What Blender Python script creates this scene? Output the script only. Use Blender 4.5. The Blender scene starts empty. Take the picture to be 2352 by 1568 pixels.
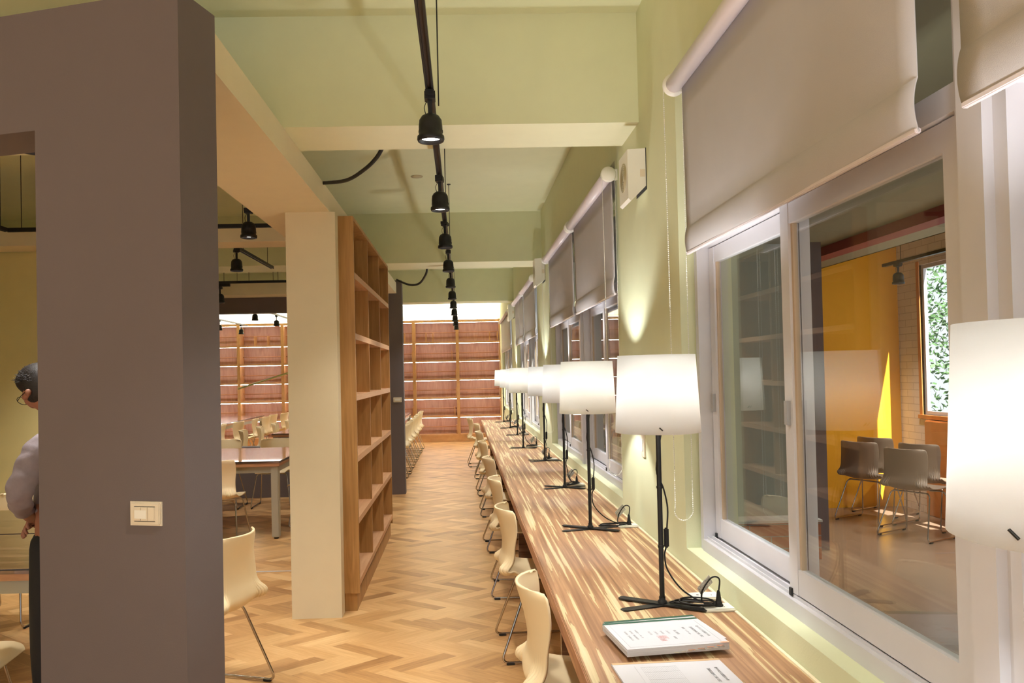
import bpy, bmesh, math, random
from mathutils import Vector, Matrix, noise as NZ
random.seed(7)
C = bpy.context.scene.collection
PI = math.pi
# ------------------------------------------------------------------ camera, world, sun, exposure
cd = bpy.data.cameras.new('camera'); cam = bpy.data.objects.new('camera', cd); C.objects.link(cam)
cd.sensor_width = 36; cd.lens = 36*1800/2352; cd.shift_x = .0323; cd.shift_y = .01743; cd.clip_start = .05
H = 1.55
cam.matrix_world = (Matrix.Translation((0, 0, H)) @ Matrix.Rotation(-math.radians(1.24), 4, 'Z')
                    @ Matrix.Rotation(math.radians(91.03), 4, 'X') @ Matrix.Rotation(-math.radians(1.25), 4, 'Z'))
bpy.context.scene.camera = cam
sc = bpy.context.scene
sc.view_settings.view_transform = 'Standard'; sc.view_settings.look = 'None'
sc.view_settings.gamma = 1; sc.view_settings.use_curve_mapping = False
sc.view_settings.exposure = 0.35
w = bpy.data.worlds.new('world'); sc.world = w; w.use_nodes = True
w.node_tree.nodes['Background'].inputs[0].default_value = (.93, .97, 1, 1)
w.node_tree.nodes['Background'].inputs[1].default_value = 1.0
sd = bpy.data.lights.new('sun', 'SUN'); sd.energy = 14; sd.angle = .009; sd.color = (1, .95, .86)
sun = bpy.data.objects.new('sun', sd); C.objects.link(sun)
sun.rotation_euler = Vector((-1, 4, -5)).to_track_quat('-Z', 'Y').to_euler()
SPOT_W, BULB_W, LED_S, COVE_W = 46, 30, 19, 60
WARM = (1, .965, .90)

# ------------------------------------------------------------------ materials
M = {}
def mat(name, col, rough=.6, metal=0, spec=None, emit=None, es=1, bump=0, bscale=200, var=0, vscale=8, trans=0):
    m = bpy.data.materials.new(name); m.use_nodes = True; nt = m.node_tree; b = nt.nodes['Principled BSDF']
    b.inputs['Base Color'].default_value = (*col, 1); b.inputs['Roughness'].default_value = rough
    b.inputs['Metallic'].default_value = metal
    if spec is not None: b.inputs['Specular IOR Level'].default_value = spec
    if emit: b.inputs['Emission Color'].default_value = (*emit, 1); b.inputs['Emission Strength'].default_value = es
    tc = nt.nodes.new('ShaderNodeTexCoord')
    n = nt.nodes.new('ShaderNodeTexNoise'); n.inputs['Scale'].default_value = vscale; n.inputs['Detail'].default_value = 3
    nt.links.new(tc.outputs['Object'], n.inputs['Vector'])
    r = nt.nodes.new('ShaderNodeValToRGB'); e = r.color_ramp.elements; v = var or .015
    e[0].position = .3; e[1].position = .7
    e[0].color = (*[c*(1-v) for c in col], 1); e[1].color = (*[min(1, c*(1+v)) for c in col], 1)
    nt.links.new(n.outputs['Fac'], r.inputs[0]); nt.links.new(r.outputs[0], b.inputs['Base Color'])
    if bump:
        n2 = nt.nodes.new('ShaderNodeTexNoise'); n2.inputs['Scale'].default_value = bscale
        nt.links.new(tc.outputs['Object'], n2.inputs['Vector'])
        bp = nt.nodes.new('ShaderNodeBump'); bp.inputs['Strength'].default_value = bump; bp.inputs['Distance'].default_value = .002
        nt.links.new(n2.outputs['Fac'], bp.inputs['Height']); nt.links.new(bp.outputs[0], b.inputs['Normal'])
    M[name] = m; return m
def srgb(r, g, b):
    f = lambda c: ((c/255+.055)/1.055)**2.4 if c > 10 else c/255/12.92
    return (f(r), f(g), f(b))
mat('green_paint', srgb(216, 219, 182), .75, bump=.15)
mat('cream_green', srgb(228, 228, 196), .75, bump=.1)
mat('cream_paint', srgb(232, 219, 188), .75, bump=.1)
mat('yellow_paint', srgb(232, 221, 158), .75, bump=.1)
mat('grey_paint', srgb(108, 98, 98), .8, bump=.15)
mat('white_paint', srgb(240, 240, 228), .8)
mat('aluminium', srgb(204, 202, 206), .35, spec=.5, var=.02)
mat('aluminium_dark', srgb(160, 160, 162), .4, var=.02)
mat('rubber', (.012, .012, .012), .6)
mat('black_metal', (.012, .012, .013), .45, spec=.4)
mat('black_plastic', (.012, .011, .011), .5, spec=.35)
mat('track_brown', srgb(48, 36, 32), .5)
mat('chrome', (.55, .53, .52), .16, metal=1)
mat('steel', srgb(176, 170, 150), .4, spec=.5)
mat('shell', srgb(238, 216, 174), .42, spec=.5)
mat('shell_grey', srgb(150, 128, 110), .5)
mat('white_plastic', srgb(238, 236, 226), .35)
mat('switch_plastic', srgb(226, 214, 192), .3)
mat('blind_fabric', srgb(186, 182, 182), .75, bump=.3, bscale=900, spec=.3)
mat('blind_tube', srgb(222, 212, 214), .35)
mat('paper', srgb(206, 204, 208), .7)
mat('ink', srgb(18, 18, 20), .7)
mat('ink_grey', srgb(105, 105, 108), .7)
mat('red_ink', srgb(196, 84, 74), .7)
mat('green_tape', srgb(28, 84, 66), .4)
mat('tan_tape', srgb(206, 168, 122), .5)
mat('pink_tab', srgb(232, 170, 140), .6)
mat('led', (1, 1, 1), .5, emit=(1, .97, .93), es=LED_S)
mat('spot_face', (1, 1, 1), .5, emit=(1, .95, .9), es=14)
mat('plate_tan', srgb(190, 178, 140), .6)
mat('skin', srgb(150, 100, 78), .5)
mat('hair', srgb(26, 18, 17), .6, bump=.6, bscale=300, var=.3, vscale=60)
mat('shirt', srgb(136, 125, 132), .7, bump=.3, bscale=500, var=.06, vscale=50)
mat('trousers', srgb(22, 22, 28), .8)
mat('shoe', (.02, .018, .016), .4)
mat('pale_stick', srgb(222, 222, 150), .4)
mat('black_edge', (.01, .01, .012), .3)
mat('yellow_wall', srgb(246, 176, 34), .75)
mat('dark_ceiling', srgb(150, 146, 118), .8)
mat('red_beam', srgb(150, 66, 60), .7)
mat('grey_floor', srgb(158, 132, 112), .25)
mat('orange_wood', srgb(206, 130, 70), .5, var=.1)
mat('room_wall', srgb(176, 184, 172), .7)
mat('tan_seal', srgb(186, 164, 138), .5)
mat('leaf', srgb(70, 104, 60), .6, var=.4, vscale=4)
mat('bark', srgb(90, 74, 58), .9)
mat('stone', srgb(200, 198, 190), .8)

def wood(name, stops, scale, rough=.4, dist=1.5, axis_rot=(0, 0, 0), coat=0, fine=.25, spec=.5):
    m = bpy.data.materials.new(name); m.use_nodes = True; nt = m.node_tree; b = nt.nodes['Principled BSDF']
    tc = nt.nodes.new('ShaderNodeTexCoord'); mp = nt.nodes.new('ShaderNodeMapping')
    mp.inputs['Scale'].default_value = scale; mp.inputs['Rotation'].default_value = axis_rot
    nt.links.new(tc.outputs['Object'], mp.inputs['Vector'])
    n = nt.nodes.new('ShaderNodeTexNoise'); n.inputs['Scale'].default_value = 1; n.inputs['Detail'].default_value = 3
    n.inputs['Distortion'].default_value = dist; nt.links.new(mp.outputs[0], n.inputs['Vector'])
    r = nt.nodes.new('ShaderNodeValToRGB'); cr = r.color_ramp
    while len(cr.elements) < len(stops): cr.elements.new(.5)
    for e, (p, c) in zip(cr.elements, stops): e.position = p; e.color = (*srgb(*c), 1)
    nt.links.new(n.outputs['Fac'], r.inputs[0])
    n2 = nt.nodes.new('ShaderNodeTexNoise'); n2.inputs['Scale'].default_value = 3.5; n2.inputs['Detail'].default_value = 5
    nt.links.new(mp.outputs[0], n2.inputs['Vector'])
    mx = nt.nodes.new('ShaderNodeMixRGB'); mx.blend_type = 'SOFT_LIGHT'; mx.inputs[0].default_value = fine
    nt.links.new(r.outputs[0], mx.inputs[1]); nt.links.new(n2.outputs['Fac'], mx.inputs[2])
    nt.links.new(mx.outputs[0], b.inputs['Base Color'])
    b.inputs['Roughness'].default_value = rough; b.inputs['Coat Weight'].default_value = coat
    b.inputs['Specular IOR Level'].default_value = spec
    M[name] = m; return m
wood('desk_wood', [(.30, (132, 94, 64)), (.45, (160, 118, 84)), (.548, (176, 134, 96)), (.555, (138, 98, 68)), (.561, (202, 180, 136)), (.68, (214, 196, 156))], (44, 1.0, 44), .5, .3, fine=.45)
wood('desk_edge', [(.3, (150, 98, 70)), (.5, (176, 124, 92)), (.7, (196, 150, 112))], (26, 2, 26), .45)
wood('shelf_wood', [(.3, (162, 118, 64)), (.5, (178, 132, 76)), (.7, (190, 144, 86))], (22, 22, 1.6), .5)
wood('shelf_wood_along', [(.3, (196, 146, 104)), (.7, (212, 166, 124))], (20, 1.4, 20), .5)
wood('far_wood', [(.3, (206, 156, 108)), (.7, (216, 170, 122))], (3, 3, 3), .5)
wood('far_back', [(.3, (188, 148, 130)), (.5, (200, 160, 142)), (.7, (206, 168, 150))], (10, 10, 1.4), .55)
wood('table_wood', [(.35, (92, 66, 50)), (.6, (130, 98, 76)), (.7, (156, 122, 98))], (1.5, 20, 20), .13, coat=.6)
wood('table_edge', [(.3, (176, 122, 84)), (.7, (200, 148, 106))], (2, 20, 20), .4)

def floor_mat():
    m = bpy.data.materials.new('floor_planks'); m.use_nodes = True; nt = m.node_tree; b = nt.nodes['Principled BSDF']
    at = nt.nodes.new('ShaderNodeAttribute'); at.attribute_name = 'tone'
    uv = nt.nodes.new('ShaderNodeUVMap'); uv.uv_map = 'UVMap'
    mp = nt.nodes.new('ShaderNodeMapping'); mp.inputs['Scale'].default_value = (5, 55, 1)
    nt.links.new(uv.outputs[0], mp.inputs['Vector'])
    n = nt.nodes.new('ShaderNodeTexNoise'); n.inputs['Scale'].default_value = 1; n.inputs['Detail'].default_value = 5; n.inputs['Distortion'].default_value = 1.2
    nt.links.new(mp.outputs[0], n.inputs['Vector'])
    r = nt.nodes.new('ShaderNodeValToRGB'); cr = r.color_ramp
    cr.elements.new(.5)
    for e, (p, c) in zip(cr.elements, [(.0, (152, 108, 64)), (.5, (198, 152, 98)), (1, (222, 182, 128))]): e.position = p; e.color = (*srgb(*c), 1)
    ad = nt.nodes.new('ShaderNodeMath'); ad.operation = 'MULTIPLY_ADD'; ad.inputs[1].default_value = .75; 
    nt.links.new(n.outputs['Fac'], ad.inputs[0])
    su = nt.nodes.new('ShaderNodeMath'); su.operation = 'SUBTRACT'; su.inputs[1].default_value = .38
    nt.links.new(at.outputs['Fac'], su.inputs[0]); nt.links.new(su.outputs[0], ad.inputs[2])
    nt.links.new(ad.outputs[0], r.inputs[0]); nt.links.new(r.outputs[0], b.inputs['Base Color'])
    b.inputs['Roughness'].default_value = .34; b.inputs['Specular IOR Level'].default_value = .4
    M['floor_planks'] = m
floor_mat()

def glass_mat():
    m = bpy.data.materials.new('glass'); m.use_nodes = True; nt = m.node_tree; nt.nodes.clear()
    out = nt.nodes.new('ShaderNodeOutputMaterial'); mix = nt.nodes.new('ShaderNodeMixShader')
    tr = nt.nodes.new('ShaderNodeBsdfTransparent'); gl = nt.nodes.new('ShaderNodeBsdfGlossy')
    gl.inputs['Roughness'].default_value = 0.0; tr.inputs[0].default_value = (.95, .97, .96, 1)
    g = nt.nodes.new('ShaderNodeNewGeometry'); d = nt.nodes.new('ShaderNodeVectorMath'); d.operation = 'DOT_PRODUCT'
    nt.links.new(g.outputs['Normal'], d.inputs[0]); nt.links.new(g.outputs['Incoming'], d.inputs[1])
    def mth(op, a, bv=None):
        x = nt.nodes.new('ShaderNodeMath'); x.operation = op
        for i, q in enumerate((a, bv)):
            if q is None: continue
            if isinstance(q, (int, float)): x.inputs[i].default_value = q
            else: nt.links.new(q, x.inputs[i])
        return x.outputs[0]
    f = mth('ADD', mth('MULTIPLY', mth('POWER', mth('SUBTRACT', 1, mth('ABSOLUTE', d.outputs['Value'])), 5), .96), .04)
    nt.links.new(f, mix.inputs[0]); nt.links.new(tr.outputs[0], mix.inputs[1]); nt.links.new(gl.outputs[0], mix.inputs[2])
    nt.links.new(mix.outputs[0], out.inputs[0]); M['glass'] = m
glass_mat()

def shade_mat():
    m = bpy.data.materials.new('shade_fabric'); m.use_nodes = True; nt = m.node_tree; nt.nodes.clear()
    out = nt.nodes.new('ShaderNodeOutputMaterial'); mix = nt.nodes.new('ShaderNodeMixShader')
    a = nt.nodes.new('ShaderNodeBsdfTranslucent'); b = nt.nodes.new('ShaderNodeBsdfDiffuse')
    a.inputs[0].default_value = (.985, .98, .96, 1); b.inputs[0].default_value = (.93, .92, .90, 1)
    n = nt.nodes.new('ShaderNodeTexNoise'); n.inputs['Scale'].default_value = 300
    bp = nt.nodes.new('ShaderNodeBump'); bp.inputs['Strength'].default_value = .1; nt.links.new(n.outputs[0], bp.inputs['Height']); nt.links.new(bp.outputs[0], b.inputs['Normal'])
    mix.inputs[0].default_value = .12
    nt.links.new(a.outputs[0], mix.inputs[1]); nt.links.new(b.outputs[0], mix.inputs[2]); nt.links.new(mix.outputs[0], out.inputs[0])
    M['shade_fabric'] = m
shade_mat()

def bulb_mat():
    m = bpy.data.materials.new('bulb'); m.use_nodes = True; nt = m.node_tree; nt.nodes.clear()
    o = nt.nodes.new('ShaderNodeOutputMaterial'); mx = nt.nodes.new('ShaderNodeMixShader'); t = nt.nodes.new('ShaderNodeBsdfTransparent'); e = nt.nodes.new('ShaderNodeEmission')
    e.inputs[0].default_value = (1, .95, .85, 1); e.inputs[1].default_value = 8; mx.inputs[0].default_value = .25
    nt.links.new(t.outputs[0], mx.inputs[1]); nt.links.new(e.outputs[0], mx.inputs[2]); nt.links.new(mx.outputs[0], o.inputs[0]); M['bulb'] = m
bulb_mat()

def brick_mat(name, c1, c2, mortar, scale, bw=.5, rh=.25):
    m = bpy.data.materials.new(name); m.use_nodes = True; nt = m.node_tree; b = nt.nodes['Principled BSDF']
    tc = nt.nodes.new('ShaderNodeTexCoord'); sp = nt.nodes.new('ShaderNodeSeparateXYZ'); cb = nt.nodes.new('ShaderNodeCombineXYZ')
    nt.links.new(tc.outputs['Object'], sp.inputs[0]); ad = nt.nodes.new('ShaderNodeMath')
    nt.links.new(sp.outputs[0], ad.inputs[0]); nt.links.new(sp.outputs[1], ad.inputs[1])
    nt.links.new(ad.outputs[0], cb.inputs[0]); nt.links.new(sp.outputs[2], cb.inputs[1])
    bt = nt.nodes.new('ShaderNodeTexBrick'); bt.inputs['Scale'].default_value = scale
    bt.inputs['Color1'].default_value = (*srgb(*c1), 1); bt.inputs['Color2'].default_value = (*srgb(*c2), 1); bt.inputs['Mortar'].default_value = (*srgb(*mortar), 1)
    bt.inputs['Brick Width'].default_value = bw; bt.inputs['Row Height'].default_value = rh; bt.inputs['Mortar Size'].default_value = .012
    nt.links.new(cb.outputs[0], bt.inputs['Vector']); nt.links.new(bt.outputs[0], b.inputs['Base Color'])
    bp = nt.nodes.new('ShaderNodeBump'); bp.inputs['Strength'].default_value = .5; bp.inputs['Distance'].default_value = .01; bp.invert = True
    nt.links.new(bt.outputs['Fac'], bp.inputs['Height']); nt.links.new(bp.outputs[0], b.inputs['Normal']); b.inputs['Roughness'].default_value = .85
    M[name] = m
brick_mat('white_brick', (236, 228, 226), (226, 218, 216), (190, 180, 178), 4.0, .9, .3)
brick_mat('brown_brick', (176, 112, 82), (158, 96, 70), (150, 140, 130), 2.6, .9, .25)

# ------------------------------------------------------------------ mesh helpers
class MB:
    def __init__(s): s.v = []; s.f = []; s.mi = []; s.sm = []
    def add(s, vs, fs, mi=0, smooth=False):
        o = len(s.v); s.v += [tuple(x) for x in vs]
        for f in fs: s.f.append([i+o for i in f]); s.mi.append(mi); s.sm.append(smooth)
        return s
    def box(s, x0, x1, y0, y1, z0, z1, mi=0, mis=None):
        v = [(x, y, z) for x in (x0, x1) for y in (y0, y1) for z in (z0, z1)]
        fs = [(0, 1, 3, 2), (4, 6, 7, 5), (0, 4, 5, 1), (2, 3, 7, 6), (0, 2, 6, 4), (1, 5, 7, 3)]  # -x +x -y +y -z +z
        o = len(s.v); s.v += v
        for k, f in enumerate(fs):
            s.f.append([i+o for i in f]); s.mi.append(mis[k] if mis else mi); s.sm.append(False)
        return s
    def rbox(s, x0, x1, y0, y1, z0, z1, r=.004, mi=0):   # box with rounded (chamfered) edges
        bm = bmesh.new(); bmesh.ops.create_cube(bm, size=1)
        for v in bm.verts: v.co = Vector(((x0+x1)/2+v.co.x*(x1-x0), (y0+y1)/2+v.co.y*(y1-y0), (z0+z1)/2+v.co.z*(z1-z0)))
        bmesh.ops.bevel(bm, geom=bm.edges[:]+bm.verts[:], offset=r, segments=2, affect='EDGES')
        s.add([v.co for v in bm.verts], [[v.index for v in f.verts] for f in bm.faces], mi, False) if not bm.verts.index_update() else 0
        bm.free(); return s
    def tube(s, pts, r, n=10, mi=0, closed=False, cap=True):
        pts = [Vector(p) for p in pts]; N = len(pts); rs = r if isinstance(r, (list, tuple)) else [r]*N
        rings = []; prev = None
        for i, p in enumerate(pts):
            a = pts[(i-1) % N] if (i or closed) else p; b = pts[(i+1) % N] if (i < N-1 or closed) else p
            t = (b-a).normalized()
            if prev is None:
                u = t.orthogonal().normalized()
            else:
                u = (prev - t*prev.dot(t))
                u = u.normalized() if u.length > 1e-6 else t.orthogonal().normalized()
            prev = u; w_ = t.cross(u)
            rings.append([p + (u*math.cos(2*PI*k/n) + w_*math.sin(2*PI*k/n))*rs[i] for k in range(n)])
        vs = [q for ring in rings for q in ring]; fs = []
        for i in range(N if closed else N-1):
            j = (i+1) % N
            for k in range(n): fs.append((i*n+k, i*n+(k+1) % n, j*n+(k+1) % n, j*n+k))
        s.add(vs, fs, mi, True)
        if cap and not closed:
            s.add(rings[0], [list(range(n))[::-1]], mi); s.add(rings[-1], [list(range(n))], mi)
        return s
    def lathe(s, prof, c=(0, 0, 0), n=32, mi=0, smooth=True, axis='z'):
        vs = []; fs = []
        for r, z in prof:
            for k in range(n):
                a = 2*PI*k/n; p = (r*math.cos(a), r*math.sin(a), z)
                if axis == 'y': p = (p[0], p[2], p[1])
                if axis == 'x': p = (p[2], p[0], p[1])
                vs.append((c[0]+p[0], c[1]+p[1], c[2]+p[2]))
        for i in range(len(prof)-1):
            for k in range(n): fs.append((i*n+k, i*n+(k+1) % n, (i+1)*n+(k+1) % n, (i+1)*n+k))
        return s.add(vs, fs, mi, smooth)
    def grid(s, fn, nu, nv, mi=0, smooth=True):
        vs = [fn(i/nu, j/nv) for j in range(nv+1) for i in range(nu+1)]
        fs = [(j*(nu+1)+i, j*(nu+1)+i+1, (j+1)*(nu+1)+i+1, (j+1)*(nu+1)+i) for j in range(nv) for i in range(nu)]
        return s.add(vs, fs, mi, smooth)
    def prism(s, poly, lo, hi, axis='z', mi=0):
        n = len(poly)
        def P(a, b, c): return {'z': (a, b, c), 'y': (a, c, b), 'x': (c, a, b)}[axis]
        vs = [P(a, b, lo) for a, b in poly]+[P(a, b, hi) for a, b in poly]
        fs = [list(range(n))[::-1], list(range(n, 2*n))]+[(i, (i+1) % n, n+(i+1) % n, n+i) for i in range(n)]
        return s.add(vs, fs, mi)
    def mesh(s, name, mats):
        me = bpy.data.meshes.new(name); me.from_pydata(s.v, [], s.f); me.validate()
        for m_ in (mats if isinstance(mats, (list, tuple)) else [mats]): me.materials.append(M[m_])
        if len(me.polygons) == len(s.f):
            me.polygons.foreach_set('material_index', s.mi); me.polygons.foreach_set('use_smooth', s.sm)
        bm = bmesh.new(); bm.from_mesh(me); bmesh.ops.recalc_face_normals(bm, faces=bm.faces[:]); bm.to_mesh(me); bm.free()
        return me
    def build(s, name, mats, parent=None, loc=None, rz=None):
        o = bpy.data.objects.new(name, s.mesh(name, mats)); C.objects.link(o)
        if parent: o.parent = parent
        if loc: o.location = loc
        if rz: o.rotation_euler = (0, 0, rz)
        return o
def tag(o, label, cat, group=None, kind=None):
    o['label'] = label; o['category'] = cat
    if group: o['group'] = group
    if kind: o['kind'] = kind
    return o
def thing(name, label, cat, loc=(0, 0, 0), rz=0, group=None):
    o = bpy.data.objects.new(name, None); C.objects.link(o); o.location = loc; o.rotation_euler = (0, 0, rz)
    o.empty_display_size = .05
    return tag(o, label, cat, group)
def struct(o, label=None, cat=None):
    o['kind'] = 'structure'
    if label: o['label'] = label
    if cat: o['category'] = cat
    return o
KIDS = {}
def dup(root, loc, rz, label, group=None, scale=None):
    def cp(o, par):
        c = o.copy(); C.objects.link(c)
        if par is not None: c.parent = par
        for ch in o.children: 
            cp(ch, c)
        return c
    r = cp(root, None); r.location = loc; r.rotation_euler = (0, 0, rz); r['label'] = label
    if group: r['group'] = group
    if scale: r.scale = scale
    return r
def arc(c, r, a0, a1, n, f):
    return [f(c[0]+r*math.cos(a0+(a1-a0)*i/n), c[1]+r*math.sin(a0+(a1-a0)*i/n)) for i in range(n+1)]
def smooth_path(pts, k=6):
    pts = [Vector(p) for p in pts]; out = []
    for i in range(len(pts)-1):
        p0 = pts[max(i-1, 0)]; p1 = pts[i]; p2 = pts[i+1]; p3 = pts[min(i+2, len(pts)-1)]
        for j in range(k):
            t = j/k
            out.append(.5*((2*p1)+(-p0+p2)*t+(2*p0-5*p1+4*p2-p3)*t*t+(-p0+3*p1-3*p2+p3)*t**3))
    out.append(pts[-1]); return out
def round_path(pts, r=.04, k=5):
    pts = [Vector(p) for p in pts]; out = [pts[0]]
    for i in range(1, len(pts)-1):
        a, b, c = pts[i-1], pts[i], pts[i+1]; d1 = (a-b).normalized(); d2 = (c-b).normalized()
        rr = min(r, (a-b).length*.45, (c-b).length*.45)
        p, q = b+d1*rr, b+d2*rr
        for j in range(k+1):
            t = j/k; out.append(p*(1-t)**2+b*2*t*(1-t)+q*t*t)
    out.append(pts[-1]); return out

# ------------------------------------------------------------------ structure
XW, XF = .888, .945          # inner wall face, window plane
ZC, ZB, ZL = 3.30, 2.76, 2.62
YB, YE = 18.4, -3.0
def herringbone():
    W, n, SX = .075, 4, 1.35; me = bpy.data.meshes.new('floor'); vs = []; fs = []; uvs = []; tn = []
    cs = math.cos(PI/4)
    x0, x1, y0, y1 = -7, 1.0, YE, YB
    R = int(24/W)
    rnd = random.Random(3)
    def put(a, b, wa, hb, vert):
        ca, cb_ = (a+wa/2)*W, (b+hb/2)*W
        X = (ca-cb_)*cs; Y = (ca+cb_)*cs
        X, Y = Y, X
        X = X*SX-3; Y += 8
        if not (x0-.4 < X < x1+.4 and y0-.4 < Y < y1+.4): return
        t = rnd.gauss(.5, .21); o = len(vs); ou = (rnd.random()*20, rnd.random()*20)
        for (p, q) in ((a, b), (a+wa, b), (a+wa, b+hb), (a, b+hb)):
            p *= W; q *= W; xx = (p+q)*cs*SX-3; yy = (p-q)*cs+8
            vs.append((min(max(xx, x0), x1), min(max(yy, y0), y1), 0))
            uvs.append((q+ou[0], p+ou[1]) if vert else (p+ou[0], q+ou[1]))
        fs.append((o, o+3, o+2, o+1)); tn.extend([t]*4)
    K = 290
    for r in range(-K, K):
        for m_ in range(-K//(2*n), K//(2*n)+1):
            a = r+2*n*m_
            if abs(a) > K*1.2: continue
            put(a, r, n, 1, False)
    for c in range(-K, K):
        for m_ in range(-K//(2*n), K//(2*n)+1):
            b = c-2*n+1+2*n*m_
            put(c, b, 1, n, True)
    me.from_pydata(vs, [], fs)
    at = me.attributes.new('tone', 'FLOAT', 'POINT'); at.data.foreach_set('value', tn)
    uv = me.uv_layers.new(name='UVMap')
    for p in me.polygons:
        for li in p.loop_indices: uv.data[li].uv = uvs[me.loops[li].vertex_index]
    me.materials.append(M['floor_planks'])
    bm = bmesh.new(); bm.from_mesh(me)
    for f in bm.faces:
        if f.normal.z < 0: f.normal_flip()
    bmesh.ops.dissolve_degenerate(bm, dist=1e-5, edges=bm.edges[:]); bm.to_mesh(me); bm.free()
    o = bpy.data.objects.new('floor', me); C.objects.link(o); return struct(o)
herringbone()
struct(MB().box(-7, -1.14, 6.335, 6.355, .0, .004).build('trim_1', 'aluminium'))
struct(MB().box(-7, .905, YE, YB, ZC, ZC+.1).build('ceiling', 'green_paint'))
struct(MB().box(-7.1, -7, YE, YB, 0, ZC).build('wall_left', 'green_paint'))
struct(MB().box(-7.1, 1.1, YB, YB+.1, 0, ZC).build('wall_back', 'white_paint'))
# right wall with window bays
bays = [(-.3, 3.15), (4.4, 7.88), (9.1, 12.6), (13.8, 17.2)]
ZS, ZT = .83, 2.74
wr = MB(); ys = [YE]+[q for b in bays for q in b]+[YB]
for i in range(0, len(ys), 2): wr.box(XW, 1.10, ys[i], ys[i+1], 0, ZC)
for a, b in bays: wr.box(XW, 1.10, a, b, 0, ZS); wr.box(XW, 1.10, a, b, ZT, ZC)
struct(wr.build('wall_right', 'green_paint'))
# cross beams
tr = 1
for k, (a, b) in enumerate([(3.79, 4.19), (8.47, 8.97), (13.1, 13.5)]):
    tr += 1
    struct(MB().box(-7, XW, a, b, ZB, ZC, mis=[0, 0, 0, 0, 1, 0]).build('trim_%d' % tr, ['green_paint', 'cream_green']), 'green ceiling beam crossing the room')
tr += 1; struct(MB().prism([(-.84, 2.632), (-.84, 10.25), (-1.33, 10.25), (-1.33, 2.77)], ZL, ZB).build('trim_%d' % tr, 'cream_paint'))
for a, b, z0, z1, x1 in [(6.5, 6.8, 2.68, 2.81, -1.33), (9.9, 10.24, 2.60, 2.76, -1.33)]:
    tr += 1; struct(MB().box(-7, x1, a, b, z0, z1).build('trim_%d' % tr, 'cream_paint'))
# column
tr += 1; struct(MB().box(-1.125, -.805, 5.085, 5.203, 0, ZL).build('trim_%d' % tr, 'cream_paint'))
# yellow partition
struct(MB().box(-7, -2.85, 6.82, 6.95, 0, 2.68).build('wall_partition', 'yellow_paint'))
# far grey wall with serving opening
wf = MB(); y0, y1 = 10.25, 10.42
wf.box(-7, -1.35, y0, y1, 0, .66); wf.box(-7, -1.35, y0, y1, 2.40, 2.62); wf.box(-1.35, -.77, y0, y1, 0, 2.79)
wf.box(-7, -6.3, y0, y1, .66, 2.40)
struct(wf.build('wall_middle', 'grey_paint'))
# near grey wall at an angle
ang = math.atan(-.28); nw = MB(); L0, L1 = -4.2, 0; 
def opening_wall():
    th = .20; xj = -(( -.854+1.371)/math.cos(ang)); 
    nw.box(xj, 0, 0, th, 0, 2.76); nw.box(-5.2, xj, 0, th, 2.37, 2.76); nw.box(-5.2, -2.2, 0, th, 0, 2.37)
    o = nw.build('wall_front', 'grey_paint', loc=(-.854, 2.417, 0)); o.rotation_euler = (0, 0, ang); return struct(o)
near_wall = opening_wall()

# ------------------------------------------------------------------ windows
def window(n, y0, y1):
    r = bpy.data.objects.new('window_%d' % n, None); C.objects.link(r); struct(r); r.location = (XF, y0, ZS)
    Wd = y1-y0; Hh = ZT-ZS; zt = 2.03-ZS      # transom height
    f = MB(); t = .035
    f.box(0, .09, 0, t, 0, Hh); f.box(0, .09, Wd-t, Wd, 0, Hh); f.box(-.004, .10, t, Wd-t, 0, .045); f.box(0, .09, t, Wd-t, Hh-t, Hh)
    f.box(0, .09, t, Wd-t, zt, zt+.055); f.box(.03, .035, t, Wd-t, .045, .058); f.box(.012, .016, t, Wd-t, .045, .054)
    f.box(.02, .07, Wd/2-.02, Wd/2+.02, zt+.055, Hh-t)
    f.build('window_frame', 'aluminium', r)
    g = MB(); g.box(.045, .05, t, Wd/2-.02, zt+.055, Hh-t); g.box(.045, .05, Wd/2+.02, Wd-t, zt+.055, Hh-t); g.build('upper_glass', 'glass', r)
    def sash(a, b, x0):
        s = MB(); st = .055; z0, z1 = .058, zt-.004
        s.box(x0, x0+.03, a, a+st, z0, z1); s.box(x0, x0+.03, b-st, b, z0, z1)
        s.box(x0+.002, x0+.028, a+st, b-st, z0, z0+.075); s.box(x0+.002, x0+.028, a+st, b-st, z1-.06, z1)
        s.box(x0+.008, x0+.022, a+st, a+st+.010, z0+.075, z1-.06, 1); s.box(x0+.008, x0+.022, b-st-.012, b-st, z0+.075, z1-.06, 1)
        s.box(x0-.004, x0, a+.002, a+.012, z0-.02, z0+.02, 2); s.box(x0-.006, x0+.0, b-.02, b-.004, z0-.01, z0+.012, 2)
        o = s.build('sash', ['aluminium', 'tan_seal', 'rubber'], r)
        MB().box(x0+.013, x0+.018, a+st, b-st, z0+.075, z1-.06).build('window_pane', 'glass', o)
        l = MB(); yy = b-.03; l.box(x0-.012, x0, yy-.01, yy+.01, .55, .62); l.build('sash_lock', 'aluminium_dark', o)
    mid = Wd/2
    sash(mid-.02, Wd-t-.004, .048)
    sash(t+.004, mid+.03, .012)
    return r
n = 0
for a, b in bays:
    mid = a+(b-a)*(.49)
    for p, q in ((a+.012, mid-.035), (mid+.035, b-.012)):
        n += 1; window(n, p, q)
    tr += 1
    struct(MB().box(XF-.02, XF+.09, mid-.035, mid+.035, ZS, ZT).build('trim_%d' % tr, 'aluminium'))
    tr += 1
    struct(MB().box(XF+.095, XF+.15, a, b, ZS-.03, ZS+.001).build('trim_%d' % tr, 'cream_green'))

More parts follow.
